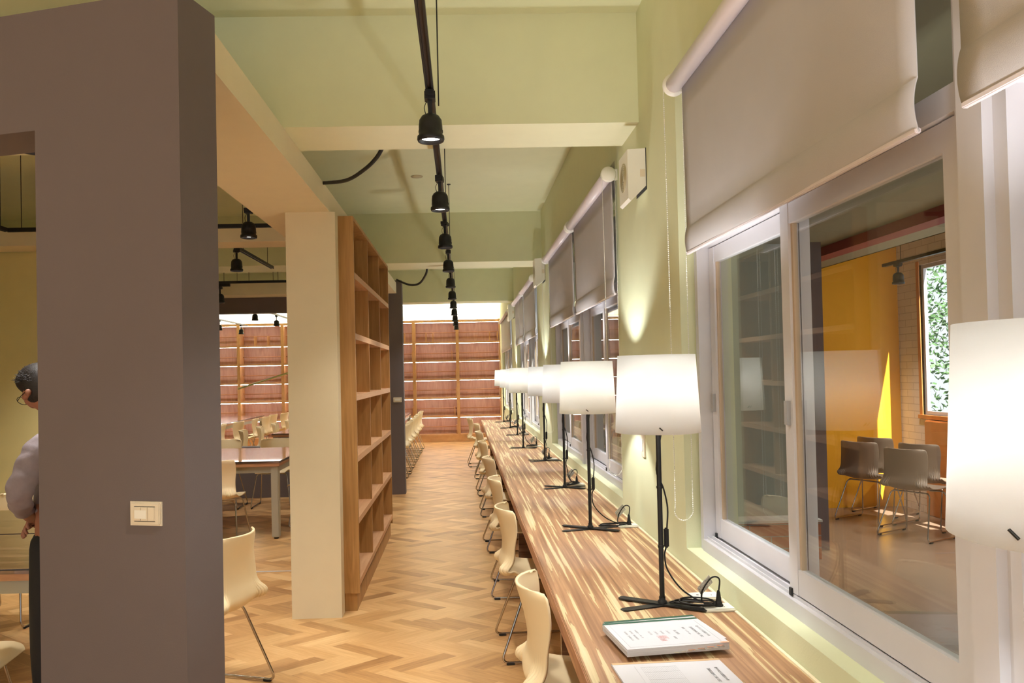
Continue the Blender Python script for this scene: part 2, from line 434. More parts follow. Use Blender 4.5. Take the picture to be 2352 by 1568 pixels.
# ------------------------------------------------------------------ roller blinds
def roller_blind(y0, y1, z_bot, label, chain_end='far', chain_z=1.0, xt=.835):
    r = thing('roller_blind', label, 'blind', (0, 0, 0), 0, 'roller blinds over the windows')
    zc, rad = 2.64, .032
    t = MB(); t.lathe([(0, y0), (rad, y0), (rad, y1), (0, y1)], (xt, 0, zc), 28, axis='y'); t.build('roller_tube', 'blind_tube', r)
    xf = xt+rad*.9
    def fab(u, v):
        z = zc+(z_bot-zc)*v; bulge = 0
        d = z-z_bot
        if d < .10: bulge = -.009*math.sin(max(0, min(1, d/.10))*PI)**.7
        elif d < .14: bulge = 0
        edge = .006*math.cos(u*2*PI*1)
        return (xf+bulge-.004*(1-v)+edge*v*.4, y0+.02+(y1-y0-.04)*u, z)
    f = MB()
    rows = [0, .2, .4, .6, .75]+[1-.155*(1-i/22) for i in range(23)]
    vs = []; nu = 24
    for v in rows:
        for i in range(nu+1): vs.append(fab(i/nu, v))
    fs = [(j*(nu+1)+i, j*(nu+1)+i+1, (j+1)*(nu+1)+i+1, (j+1)*(nu+1)+i) for j in range(len(rows)-1) for i in range(nu)]
    f.add(vs, fs, 0, True); o = f.build('blind_fabric', 'blind_fabric', r)
    sm = o.modifiers.new('s', 'SOLIDIFY'); sm.thickness = .0025
    b = MB(); b.rbox(xf-.006, xf+.006, y0+.022, y1-.022, z_bot-.003, z_bot+.008, .002); b.build('bottom_rail', 'blind_tube', r)
    for yy, s in ((y0, -1), (y1, 1)):
        br = MB(); br.lathe([(0, yy), (.043, yy), (.043, yy+s*.014), (.036, yy+s*.022), (0, yy+s*.022)], (xt, 0, zc), 24, axis='y')
        br.box(xt, XW-.001, yy-.004, yy+.012, zc-.03, zc+.03); br.build('bracket', 'white_plastic', r)
    yc = y1+.018 if chain_end == 'far' else y0-.018
    ch = MB(); path = []; rr = .038
    for z in [zc-(zc-chain_z)*i/60 for i in range(61)]: path.append((xt-rr+.01*math.sin((zc-z)*1.3)*.5, yc, z))
    path += [(xt-rr*math.cos(a), yc+.01*math.sin(a), chain_z-rr*1.3*math.sin(a)) for a in [PI*i/10 for i in range(1, 10)]]
    for z in [chain_z+(zc-chain_z)*i/60 for i in range(61)]: path.append((xt+rr*.9, yc, z))
    ch.tube(path, .0007, 5)
    tot = 0; last = Vector(path[0]); step = .0075; nxt = 0
    pv = [Vector(p) for p in path]
    for i in range(len(pv)-1):
        seg = (pv[i+1]-pv[i]).length; 
        while nxt <= tot+seg:
            p = pv[i].lerp(pv[i+1], (nxt-tot)/seg)
            q = .0028
            ch.add([(p.x+q, p.y, p.z), (p.x-q, p.y, p.z), (p.x, p.y+q, p.z), (p.x, p.y-q, p.z), (p.x, p.y, p.z+q), (p.x, p.y, p.z-q)],
                   [(0, 2, 4), (2, 1, 4), (1, 3, 4), (3, 0, 4), (2, 0, 5), (1, 2, 5), (3, 1, 5), (0, 3, 5)], 0, True)
            nxt += step
        tot += seg
    ch.build('bead_chain', 'white_plastic', r)
    return r
roller_blind(-.28, 1.33, 1.985, 'grey roller blind over the nearest window, cut off by the top right corner', 'near')
roller_blind(1.42, 2.965, 1.985, 'large grey roller blind over the first full window behind the nearest lamp', 'far', 1.02)
roller_blind(4.33, 5.86, 1.975, 'grey roller blind just past the first wall pier and its speaker', 'near', 1.02)
roller_blind(5.92, 7.58, 1.975, 'grey roller blind beside the second speaker, left half of the second bay')
roller_blind(9.05, 10.75, 1.975, 'small distant grey roller blind just beyond the second speaker')
roller_blind(10.8, 12.45, 1.975, 'small distant grey roller blind, left half of the third bay')
roller_blind(13.75, 16.9, 1.975, 'farthest narrow grey roller blind beside the end bookcase')

# ------------------------------------------------------------------ track lights
def spot_head(loc, label, rz=0, drop=.17, side=0, energy=None, tilt=0, group='black track spotlights'):
    r = thing('track_spotlight', label, 'spotlight', loc, rz, group)
    a = MB(); a.box(-.018, .018, -.05, .05, -.022, .0); a.box(-.022, .022, -.03, .02, -.03, .0); a.build('track_adapter', 'black_plastic', r)
    y = MB(); y.box(-.009, .009, -.004, .004, -.095, -.028); 
    y.tube(smooth_path([(-.012, .004, -.03), (-.024, .0, -.06), (-.014, 0, -.10)]), .0018, 6)
    y.build('stem', 'black_metal', r)
    s = MB(); zt = -.088; zb = -.198
    s.lathe([(0, zt), (.022, zt), (.036, zt-.008), (.046, zt-.024), (.0485, zt-.05), (.0485, zb+.024), (.055, zb+.020), (.056, zb+.008), (.053, zb), (.046, zb), (.040, zb+.016), (0.036, zb+.018)], n=32)
    for k in range(16):
        an = 2*PI*k/16; s.box(*sorted((.0475*math.cos(an), .0500*math.cos(an)+.0004)), *sorted((.0475*math.sin(an), .0500*math.sin(an)+.0004)), zb+.034, zb+.046)
    s.build('lamp_head', 'black_metal', r)
    g = MB(); g.lathe([(0, zb+.014), (.040, zb+.014), (.040, zb+.018), (0, zb+.018)], n=24); g.build('lamp_lens', 'spot_face', r)
    ld = bpy.data.lights.new('spot', 'SPOT'); ld.energy = energy or SPOT_W; ld.spot_size = math.radians(110); ld.spot_blend = .7; ld.color = WARM; ld.shadow_soft_size = .035
    lo = bpy.data.objects.new('spot_beam', ld); C.objects.link(lo); lo.parent = r; lo.location = (0, 0, zb-.004)
    return r
def track(pts, label, w_=.032, h=.028):
    t = MB()
    for a, b in zip(pts, pts[1:]):
        (x0, y0), (x1, y1) = a, b
        if abs(x1-x0) < abs(y1-y0):
            ya, yb = sorted((y0, y1)); t.box(x0-w_/2, x0-w_/2+.008, ya, yb, ZTR, ZTR+h); t.box(x0+w_/2-.008, x0+w_/2, ya, yb, ZTR, ZTR+h)
            t.box(x0-w_/2+.008, x0+w_/2-.008, ya, yb, ZTR+.012, ZTR+h, 1)
        else:
            xa, xb = sorted((x0, x1)); t.box(xa, xb, y0-w_/2, y0-w_/2+.008, ZTR, ZTR+h); t.box(xa, xb, y0+w_/2-.008, y0+w_/2, ZTR, ZTR+h)
            t.box(xa, xb, y0-w_/2+.008, y0+w_/2-.008, ZTR+.012, ZTR+h, 1)
    r = thing('lighting_track', label, 'lighting track')
    t.build('rail', ['black_metal', 'track_brown'], r)
    return r
def rod(r, x, y, z0, z1=ZC):
    MB().tube([(x, y, z0), (x, y, z1)], .003, 6).tube([(x, y, z1-.006), (x, y, z1)], .018, 12).build('hanger_rod', 'black_metal', r)
ZTR = 2.70
XT = -.108
t0 = track([(XT, -.6), (XT, 17.4)], 'long black lighting track running down the aisle ceiling')
for y in (1.4, 3.4, 5.3, 7.2, 9.6, 11.5, 14.2, 16.5): rod(t0, XT+.03 if y < 4 else XT+.02, y, ZTR+.02)
order = ['nearest', 'second', 'third', 'fourth', 'fifth', 'sixth', 'seventh', 'eighth', 'ninth', 'tenth', 'farthest']
h0 = spot_head((XT, 3.19, ZTR), 'nearest black spotlight on the long aisle track')
for i in range(1, 11):
    o = dup(h0, (XT, 3.19+1.365*i, ZTR), random.uniform(-.4, .4), '%s black spotlight on the long aisle track%s' % (order[i], '' if i < 10 else ', by the end bookcase'))
dup(h0, (XT, 1.75, ZTR), 0, 'black spotlight on the aisle track overhead, above the frame')
dup(h0, (XT, .3, ZTR), 0, 'black spotlight on the aisle track behind the viewpoint')
# left room loop
t1 = track([(-1.405, 2.95), (-1.405, 6.0), (-3.43, 6.0), (-3.43, 3.4)], 'black lighting track loop hung over the left reading tables')
for x, y in ((-3.32, 6.0), (-3.52+.1, 5.9), (-1.41, 5.0), (-1.41, 5.7), (-2.4, 6.0)): rod(t1, x, y, ZTR+.02)
dup(h0, (-1.43, 5.34, ZTR), 0, 'black spotlight under the corner of the left track loop')
for x, y, lb in ((-1.41, 3.4, 'behind the grey wall end'), (-3.43, 4.6, 'over the table seen through the grey wall opening'), (-2.5, 6.0, 'added on the far side of the loop, hidden by the grey wall'), (-3.0, 6.0, 'added at the far left of the loop, hidden by the grey wall'), (-1.75, 3.25, 'peeking under the header of the grey wall opening')):  # the two wall-hidden heads are added to brighten the yellow partition
    dup(h0, (x, y, ZTR), 0, 'black spotlight %s' % lb)
t2 = track([(-1.5, 6.0+.63), (-1.5, 6.66)], 'x') if False else None
t3 = track([(-2.30, 7.0), (-1.75, 7.0)], 'short black lighting track behind the cream cross beam') if False else None
def rail_with(pts, label, rods):
    t = track(pts, label)
    for x, y in rods: rod(t, x, y, ZTR+.02)
rail_with([(-1.98, 6.9), (-1.98, 8.3)], 'black lighting track over the glossy dark table', [(-1.98, 7.2), (-1.98, 8.1)])
rail_with([(-4.6, 9.5), (-1.5, 9.5)], 'black lighting track just before the far grey wall', [(-2.85, 9.5), (-2.55, 9.5), (-2.26, 9.5), (-2.2, 9.5)])
MB().box(-2.95, -2.78, 9.48, 9.52, ZTR-.035, ZTR-.001).build('track_adapter_box', 'black_plastic')
tag(bpy.data.objects['track_adapter_box'], 'black power box under the track before the far grey wall', 'power box')
dup(h0, (-1.98, 6.98, ZTR), .5, 'tilted bright black spotlight between the cream cross beams')
dup(h0, (-2.90, 9.5, ZTR-.036), 0, 'black spotlight beside the power box, by the grey wall edge')
dup(h0, (-4.0, 9.5, ZTR), 0, 'black spotlight on the far cross track, hidden by the grey wall')
rail_with([(-3.4, 10.9), (-3.4, 16.2)], 'black lighting track in the far hall, right one seen under the grey header', [(-3.4, 12)])
rail_with([(-4.72, 10.9), (-4.72, 17.4)], 'black lighting track in the far hall, left one seen under the grey header', [(-4.72, 12), (-4.72, 16)])
for y, q in ((11.6, 'nearest'), (13.0, 'middle'), (14.5, 'far')): dup(h0, (-3.4, y, ZTR), 0, '%s small spotlight on the right far hall track' % q)
for y, q in ((12.9, 'nearest'), (15.4, 'middle'), (16.9, 'farthest')): dup(h0, (-4.72, y, ZTR), 0, '%s small spotlight on the left far hall track' % q)
for i, y in enumerate((12.2, 15.6)): dup(h0, (-1.9, y, ZTR), 0, '%s spotlight above the far hall table by the aisle' % ('near', 'far')[i])
rail_with([(-1.9, 10.9), (-1.9, 17.2)], 'black lighting track above the far hall table by the aisle', [(-1.9, 14)])

# conduits
tag(MB().tube(smooth_path([(-.40, 4.19, 2.775), (-.44, 4.25, 2.735), (-.52, 4.36, 2.70), (-.66, 4.6, 2.70), (-.87, 4.92, 2.765)]), .011, 10).build('cable', 'rubber'),
    'thick black cable sagging from the first green beam to the cream beam', 'cable')
tag(MB().tube(smooth_path([(-.375, 8.97, 2.775), (-.40, 9.1, 2.71), (-.50, 9.5, 2.655), (-.65, 9.9, 2.69), (-.83, 10.27, 2.80)]), .013, 10).build('cable', 'rubber'),
    'thick black cable sagging from the second green beam to the far grey wall', 'cable')
tag(MB().lathe([(0, -.004), (.052, -.004), (.054, 0), (0, 0)], (-.364, 6.9, ZC), 32).build('ceiling_plate', 'plate_tan'), 'small round tan cover plate on the green ceiling', 'cover plate')

# ------------------------------------------------------------------ speakers
def speaker(y, z, label, s=1.0):
    r = thing('wall_speaker', label, 'speaker', (XW, y, z), 0, 'wall speakers on the window piers')
    b = MB(); d, h, w_ = .088*s, .235*s, .20*s
    b.prism([(0, h), (-d, h*.98), (-d, -.0), (-d*.86, -.012), (0, .06)], 0, w_, 'y'); b.build('speaker_body', 'white_plastic', r)
    c = MB(); c.prism([(-.012, h*.9), (-.072*s, h*.9), (-.076*s, .05*s), (-.07*s, .045*s), (-.012, .05*s)], -.001, .0, 'y')
    g = MB(); 
    for k in range(7):
        rr = .012+k*.009
        g.lathe([(rr, -d-.002), (rr+.003, -d-.002), (rr+.003, -d+.001), (rr, -d+.001)], (0, w_/2, h*.5), 28, axis='x')
    g.build('speaker_grille', 'plate_tan', r)
    l = MB(); l.box(-.03*s, -.006, -.001, 0, .10*s, .135*s); l.build('rating_label', 'switch_plastic', r)
    e = MB(); e.box(-.003, -.0005, -.004, w_+.004, .04, h+.002); e.build('mounting_plate', 'rubber', r)
    return r
speaker(3.66, 2.36, 'white wall speaker on the first pier, right of the first blind bay')
speaker(8.15, 2.46, 'white wall speaker on the second pier, beside the second blind bay', 1.2)
speaker(13.0, 2.42, 'small distant white wall speaker on the third pier', 1.15)

# ------------------------------------------------------------------ desk
desk = thing('window_desk', 'long wood-grain counter desk along the windows', 'desk')
MB().rbox(.309, XW-.002, .35, 13.45, .69, .75, .003).build('desk_top', 'desk_wood', desk)
MB().box(.306, .309, .35, 13.45, .692, .744).build('edge_band', 'desk_edge', desk)
MB().box(XW-.012, XW-.002, .35, 13.45, .75, .754).build('wall_seal', 'cream_paint', desk)
for y in (1.1, 3.55, 6.3, 8.0, 10.9, 12.55): MB().box(.42, XW-.004, y-.02, y+.02, 0, .69).build('support_panel', 'table_wood', desk)
MB().box(.78, .80, .4, 13.4, .35, .69).build('modesty_panel', 'desk_edge', desk)
# ------------------------------------------------------------------ lamps
def lamp(x, y, label, rz=0):
    r = thing('table_lamp', label, 'lamp', (x, y, .75), rz, 'black pole lamps with white shades on the desk')
    b = MB()
    for a in (math.radians(18), math.radians(-34)):
        for s in (1,):
            L, wd = .155, .0165
            u = Vector((math.cos(a), math.sin(a), 0)); v = Vector((-u.y, u.x, 0))
            poly = [u*-L+v*-wd*.6, u*-(L-.012)+v*-wd, u*(L-.012)+v*-wd, u*L+v*-wd*.6, u*L+v*wd*.6, u*(L-.012)+v*wd, u*-(L-.012)+v*wd, u*-L+v*wd*.6]
            z0 = .0005 if a > 0 else .0045
            b.prism([(p.x, p.y) for p in poly], z0, z0+.004)
    b.lathe([(.016, .008), (.016, .016), (.011, .02), (.011, .03)], n=16)
    b.build('base', 'black_metal', r)
    p = MB(); p.tube([(0, 0, .008), (0, 0, .80)], .0085, 12)
    for z in (.20, .40, .60): p.tube([(0, 0, z-.004), (0, 0, z+.004)], .0105, 12)
    p.build('pole', 'black_metal', r)
    s = MB(); zb, zt = .588, .849
    s.lathe([(.143, zb), (.130, zt)], n=64); o = s.build('lamp_shade', 'shade_fabric', r)
    m_ = o.modifiers.new('s', 'SOLIDIFY'); m_.thickness = .0012
    rg = MB()
    for k in range(3):
        a = 2*PI*k/3+.35; u = (math.cos(a), math.sin(a))
        rg.tube([(u[0]*.02, u[1]*.02, .62), (u[0]*.141, u[1]*.141, .605)], .0015, 6)
        q = Vector((u[0]*.1435, u[1]*.1435, .607)); tt = Vector((-u[1], u[0], -.9)).normalized()
        rg.tube([q-tt*.007, q+tt*.007], .0022, 6)
    rg.tube([(0, 0, .60), (0, 0, .69)], .02, 14)
    rg.build('shade_holder', 'black_metal', r)
    bu = MB(); bu.lathe([(0, .78), (.012, .778), (.024, .765), (.028, .745), (.022, .72), (.014, .70), (.013, .69)], n=20); bu.build('bulb', 'bulb', r)
    ld = bpy.data.lights.new('bulb', 'POINT'); ld.energy = BULB_W; ld.color = (.97, .985, 1); ld.shadow_soft_size = .03
    lo = bpy.data.objects.new('bulb_light', ld); C.objects.link(lo); lo.parent = r; lo.location = (0, 0, .73)
    return r
def lamp_cord(r, px, py, seed=0, sag=0):          # r is the lamp, plug at (px,py) relative to it
    rd = random.Random(seed); c = MB()
    pts = [(.010, 0, .58), (-.008, .004, .46), (.012, -.002, .40), (.026, 0, .33), (.022, 0, .26), (.018, 0, .20), (.012, 0, .17), (.02, -.004, .12), (px*.35, py*.35, .06), (px*.7, py*.7, .022)]
    # coil lying on the desk
    cx, cy = px*.62, py*.62; d = Vector((px, py, 0)).normalized(); e = Vector((-d.y, d.x, 0))
    for k in range(2+seed % 2):
        for j in range(8):
            a = 2*PI*j/8; q = Vector((cx, cy, .014+.004*k+.002*(j % 2)))+d*math.cos(a)*(.085-.012*k)+e*math.sin(a)*(.020+.012*k)+Vector((rd.uniform(-.006, .006), rd.uniform(-.006, .006), 0))
            pts.append(tuple(q))
    pts += [(px*.72, py*.72, .02), (px-.05, py+.01, .06), (px-.022, py, .105), (px+.004, py, .10), (px, py, .055)]
    c.tube(smooth_path(pts, 5), .0028, 7); c.build('power_cord', 'black_plastic', r)
    sw = MB(); sw.rbox(.011, .027, -.008, .008, .195, .262, .004); sw.build('cord_switch', 'black_plastic', r)
    pl = MB(); pl.lathe([(.004, .062), (.006, .055), (.009, .030), (.0095, .027), (.012, .024), (.012, .019), (.010, .016), (.016, .009), (.016, .006), (0, .006)], (px, py, 0), 16); pl.build('plug', 'black_plastic', r)
    tg = MB(); a = Vector((px-.062, py+.008, .058)); u = Vector((.04, .0, .042)); v = Vector((-.012, -.02, .018))
    tg.add([a-v, a+u-v, a+u+v, a+v], [(0, 1, 2, 3)]); o = tg.build('cord_tag', 'paper_tag', r)
    m_ = o.modifiers.new('s', 'SOLIDIFY'); m_.thickness = .0006
def tag_mat():
    m = bpy.data.materials.new('paper_tag'); m.use_nodes = True; nt = m.node_tree; b = nt.nodes['Principled BSDF']
    n = nt.nodes.new('ShaderNodeTexNoise'); n.inputs['Scale'].default_value = 420; tc = nt.nodes.new('ShaderNodeTexCoord'); nt.links.new(tc.outputs['Object'], n.inputs['Vector'])
    r = nt.nodes.new('ShaderNodeValToRGB'); r.color_ramp.elements[0].position = .42; r.color_ramp.elements[1].position = .52
    r.color_ramp.elements[0].color = (.2, .2, .2, 1); r.color_ramp.elements[1].color = (.8, .8, .8, 1)
    nt.links.new(n.outputs['Fac'], r.inputs[0]); nt.links.new(r.outputs[0], b.inputs['Base Color']); M['paper_tag'] = m
tag_mat()
lamps = [(.742, .93, 'nearest white-shaded lamp, cut off by the right edge'),
         (.662, 2.66, 'large white-shaded desk lamp beside the stack of documents'),
         (.632, 3.97, 'second full lamp from the front, in front of the second window bay'),
         (.69, 5.40, 'third full lamp from the front, shade half hidden by the one before'),
         (.728, 7.06, 'fourth full lamp from the front, set close to the wall'),
         (.63, 8.3, 'fifth full lamp from the front, with looped cord to the right'),
         (.69, 10.03, 'sixth full lamp from the front'),
         (.68, 11.34, 'second farthest white-shaded lamp on the desk'),
         (.66, 12.75, 'farthest white-shaded lamp at the end of the desk')]
plugs = [(.10, .0), (.173, -.06), (.205, .04), (.10, .12), (.07, .1), (.15, .12), (.11, .22), (.12, .1), (.1, .08)]
for i, ((x, y, lb), (px, py)) in enumerate(zip(lamps, plugs)):
    r = lamp(x, y, lb, {0: 1.15, 4: .2}.get(i, 0)); lamp_cord(r, px, py, i)
# desk sockets
def socket(x, y, label, rz=.05):
    r = thing('desk_socket', label, 'socket', (x, y, .75), rz, 'white power sockets set into the desk')
    s = MB(); s.rbox(-.052, .052, -.035, .035, 0, .011, .004); s.build('cover_plate', 'white_plastic', r)
    h = MB(); h.box(-.03, -.022, -.004, .004, .0112, .0118); h.box(.02, .022, -.01, -.004, .0112, .0118); h.build('socket_slots', 'ink_grey', r)
for i, ((x, y, lb), (px, py)) in enumerate(zip(lamps, plugs)):
    socket(min(x+(px if i else .041), .83), y+(py if i else .091), 'white socket plate with the plug of the %s' % lb.split(',')[0].replace(' on the desk','').replace(' at the end of the desk','').replace(' beside the stack of documents',''))
socket(.83, 2.735, 'empty white socket plate just behind the first lamp plug')

# ------------------------------------------------------------------ chairs
def chair_shell():
    prof = [(-.262, .800), (-.252, .765), (-.238, .715), (-.226, .66), (-.220, .605), (-.224, .555), (-.236, .515), (-.240, .485), (-.225, .455), (-.190, .437),
            (-.13, .430), (-.06, .430), (.02, .434), (.09, .442), (.15, .447), (.195, .440), (.215, .424)]
    wid = [.165, .192, .200, .200, .198, .200, .210, .216, .216, .214, .212, .210, .208, .205, .20, .19, .17]
    curl = [.085, .083, .076, .062, .045, .045, .045, .045, .05, .05, .03, .02, .014, .01, .006, .002, 0]
    def sm(L, t):
        x = t*(len(L)-1); i = min(int(x), len(L)-2); f = x-i
        def g(k): return L[max(0, min(len(L)-1, k))]
        p0, p1, p2, p3 = g(i-1), g(i), g(i+1), g(i+2)
        return .5*((2*p1)+(-p0+p2)*f+(2*p0-5*p1+4*p2-p3)*f*f+(-p0+3*p1-3*p2+p3)*f**3)
    px = [p[0] for p in prof]; pz = [p[1] for p in prof]
    def fn(u, v):
        s = 2*u-1; w_ = sm(wid, v); c = sm(curl, v)
        t = Vector((sm(px, min(1, v+.01))-sm(px, max(0, v-.01)), 0, sm(pz, min(1, v+.01))-sm(pz, max(0, v-.01)))).normalized()
        nrm = Vector((t.z, 0, -t.x))
        if nrm.x < 0 and v < .45: nrm = -nrm
        if v >= .45: nrm = Vector((-t.z, 0, t.x)); nrm = nrm if nrm.z > 0 else -nrm
        if v < .6: nrm = Vector((-t.z, 0, t.x)); nrm = nrm
        # nrm points to the sitter side
        k = abs(s)
        off = c*k**2.2
        kk = k-.10*(v-.42)*4
        rid = math.exp(-((v-.45)/.11)**2)*(1 if .48 < k < .97 else 0)*.0048*math.sin((kk-.48)*2*PI/.075)*min(1, max(0, k-.48)*8)
        sidefold = math.exp(-((v-.44)/.075)**2)*math.exp(-((k-.82)/.20)**2)*.042
        p = Vector((sm(px, v), 0, sm(pz, v)))+nrm*(off+rid-sidefold)
        # rounded top corners
        if v < .06: p.z -= .030*(k**3)*(1-v/.06)*1.0
        return (p.x, s*w_, p.z)
    return fn
def make_chair(name, label, cat='chair', shellm='shell', loc=(0, 0, 0), rz=0, group=None):
    r = thing(name, label, cat, loc, rz, group)
    s = MB(); fn = chair_shell(); s.grid(fn, 140, 64); o = s.build('seat_shell', shellm, r)
    m_ = o.modifiers.new('s', 'SOLIDIFY'); m_.thickness = .010; m_.offset = 0
    bpy.context.view_layer.update(); me_ = bpy.data.meshes.new_from_object(o.evaluated_get(bpy.context.evaluated_depsgraph_get())); o.modifiers.clear(); o.data = me_
    for sg in (-1, 1):
        f = MB(); y1, y0 = .175*sg, .235*sg
        pts = round_path([(.10, y1*.3, .405), (.12, y1, .412), (.20, y0, .012), (-.265, y0, .012), (-.11, y1, .41), (-.10, y1*.3, .405)], .045)
        f.tube(pts, .0068, 10); fr = f.build('sled_leg', 'chrome', r)
        for x in (.15, -.215):
            MB().rbox(x-.022, x+.022, y0-.009, y0+.009, .0, .016, .003).build('rubber_foot', 'rubber', fr)
    for x in (.115, -.105): MB().tube([(x, -.16, .408), (x, .16, .408)], .007, 8).build('crossbar', 'chrome', r)
    return r
ch0 = make_chair('shell_chair', 'nearest cream shell chair at the desk, cut off by the bottom edge', loc=(.44, 2.83, 0), group='cream shell chairs along the window desk')
for (y, x, rz, lb) in [(4.43, .43, .04, 'second cream shell chair from the front at the desk'), (5.62, .43, -.03, 'third cream shell chair from the front at the desk'),
        (7.02, .425, .05, 'fourth cream shell chair from the front at the desk'), (8.7, .42, 0, 'fifth cream shell chair from the front at the desk'),
        (10.15, .41, .03, 'sixth cream shell chair from the front at the desk'), (11.75, .41, -.03, 'second farthest cream shell chair at the desk'),
        (13.25, .32, .02, 'farthest cream shell chair, pulled out at the end of the desk')]:
    dup(ch0, (x, y, 0), rz, lb, 'cream shell chairs along the window desk')
dup(ch0, (-1.305, 3.90, 0), PI-.30, 'cream shell chair alone between the grey wall end and the column', 'single chairs')
# far hall, row by the aisle
for i, y in enumerate((12.05, 12.85, 13.7, 14.5, 15.3, 16.2)):
    dup(ch0, (-1.08, y, 0), PI+random.uniform(-.04, .04), 'cream shell chair in the row beyond the far grey wall, %s from the front' % ['first', 'second', 'third', 'fourth', 'fifth', 'last'][i], 'chairs along the aisle side of the far hall table')
for i, y in enumerate((11.5, 12.3, 13.1, 13.9)):
    dup(ch0, (-3.0+.04*i, y, 0), .1+random.uniform(-.05, .05), 'shaded shell chair seen from behind past the dark table, %s in its row' % ['first', 'second', 'third', 'last'][i], 'chairs on the left side of the far hall table')
for i, (x, y) in enumerate(((-4.2, 13.1), (-4.12, 13.9), (-4.08, 14.7), (-4.05, 15.5), (-4.1, 16.3), (-4.0, 16.9))):
    dup(ch0, (x, y, 0), PI+random.uniform(-.2, .2), 'small distant cream chair at the left far table, %s in its row' % ['first', 'second', 'third', 'fourth', 'fifth', 'last'][i], 'chairs at the left far hall table')
# around table A
dup(ch0, (-2.32, 7.58-.08, 0), PI/2, 'yellow-lit cream shell chair with its back to the viewer at the glossy dark table', 'chairs at the glossy dark table')
dup(ch0, (-2.93, 9.55, 0), -PI/2, 'white shell chair behind the dark table, next to the grey wall edge', 'chairs at the glossy dark table')
dup(ch0, (-2.30, 9.55, 0), -PI/2, 'white shell chair behind the dark table, next to the cream column', 'chairs at the glossy dark table')
dup(ch0, (-1.62, 8.35, 0), PI, 'cream shell chair at the right end of the dark table, mostly behind the column', 'chairs at the glossy dark table')
# seen through the near opening
dup(ch0, (-3.02, 5.24, 0), -PI/2-.1, 'cream shell chair behind the glass-topped table, left edge of the view', 'chairs by the glass topped table')
dup(ch0, (-2.07, 3.18, 0), 0.1, 'cream shell chair at the bottom left corner, only its seat edge showing', 'chairs by the glass topped table')

# ------------------------------------------------------------------ reading tables
def table(x0, x1, y0, y1, label, top='table_wood', edge='table_edge'):
    r = thing('reading_table', label, 'table', ((x0+x1)/2, (y0+y1)/2, 0), 0, 'dark reading tables'); a, b = (x1-x0)/2, (y1-y0)/2
    MB().rbox(-a, a, -b, b, .728, .75, .002).build('table_top', top, r)
    MB().box(-a-.002, a+.002, -b-.002, b+.002, .744, .7485).build('black_seal', 'black_edge', r)
    MB().box(-a+.004, a-.004, -b+.004, b-.004, .698, .728).build('edge_board', edge, r)
    f = MB()
    for s in (-1, 1): f.box(-a+.06, a-.06, s*(b-.05)-.012, s*(b-.05)+.012, .635, .698); f.box(s*(a-.05)-.012, s*(a-.05)+.012, -b+.06, b-.06, .635, .698)
    f.build('rail_frame', 'steel', r)
    for sx in (-1, 1):
        for sy in (-1, 1):
            cx, cy = sx*(a-.05), sy*(b-.05); l = MB(); l.rbox(cx-.036, cx+.036, cy-.036, cy+.036, .015, .698, .006)
            for k in (-.012, .012): l.box(cx+k-.003, cx+k+.003, cy-.038, cy-.035, .63, .697)
            lg = l.build('table_leg', 'steel', r); MB().lathe([(0, 0), (.022, 0), (.022, .012), (.012, .016)], (cx, cy, 0), 14).build('levelling_foot', 'rubber', lg)
    return r
table(-3.9, -1.78, 7.6, 9.1, 'glossy dark table between the grey wall and the cream column')
table(-2.75, -1.12, 11.3, 17.0, 'long dark table in the far hall beside the aisle')
table(-6.2, -4.28, 12.3, 17.0, 'long dark table in the far hall, left of the other')
MTOP = M['table_glass'] = M['table_wood'].copy(); MTOP.name = 'table_glass'
b_ = MTOP.node_tree.nodes['Principled BSDF']; b_.inputs['Roughness'].default_value = .05; b_.inputs['Coat Weight'].default_value = 1; b_.inputs['Coat Roughness'].default_value = .02; b_.inputs['Coat IOR'].default_value = 2.0
table(-3.9, -1.80, 3.44, 4.23, 'glass-topped table with the person standing at its corner', 'table_glass')
table(-3.9, -1.80, 4.25, 5.04, 'glass-topped table behind the one the person stands at', 'table_glass')

# pale hanging bar
hb = thing('hanging_bar', 'thin pale yellow bar hung at a slant before the far bookcase', 'bar', (-3.1, 10.9, 0))
A, B = Vector((-.0, 0, 1.41)), Vector((.71, 0, 1.62))
MB().tube([A, B], .012, 8).build('bar_body', 'pale_stick', hb)
MB().tube([A, (A.x, 0, 3.3)], .0006, 4).tube([B, (B.x, 0, 3.3)], .0006, 4).build('hanging_thread', 'white_plastic', hb)

# ------------------------------------------------------------------ near bookcase
bk = thing('open_bookcase', 'tall open wooden bookcase standing behind the cream column', 'bookcase', (-1.05, 5.205, 0))
Y1 = 2.45; dX = .345
c = MB(); c.box(0, dX, 0, .025, .12, 2.615); c.box(0, dX, Y1-.025, Y1, .12, 2.615); c.box(0, dX, .025, Y1-.025, 2.59, 2.615); c.box(0.02, dX-.02, .02, Y1-.02, 0, .12)
c.box(0, .012, .025, Y1-.025, .12, 2.59)
c.build('carcass', 'shelf_wood', bk)
for k in range(6):
    z = .165+k*.4075
    MB().box(.012, dX, .025, Y1-.025, z, z+.04).build('shelf', 'shelf_wood_along', bk)
for k in range(6):
    z = .205+k*.4075; zt = min(z+.3675, 2.59)
    for j in (1, 2): MB().box(.012, dX-.004, j*Y1/3-.01, j*Y1/3+.01, z, zt).build('divider', 'shelf_wood', bk)

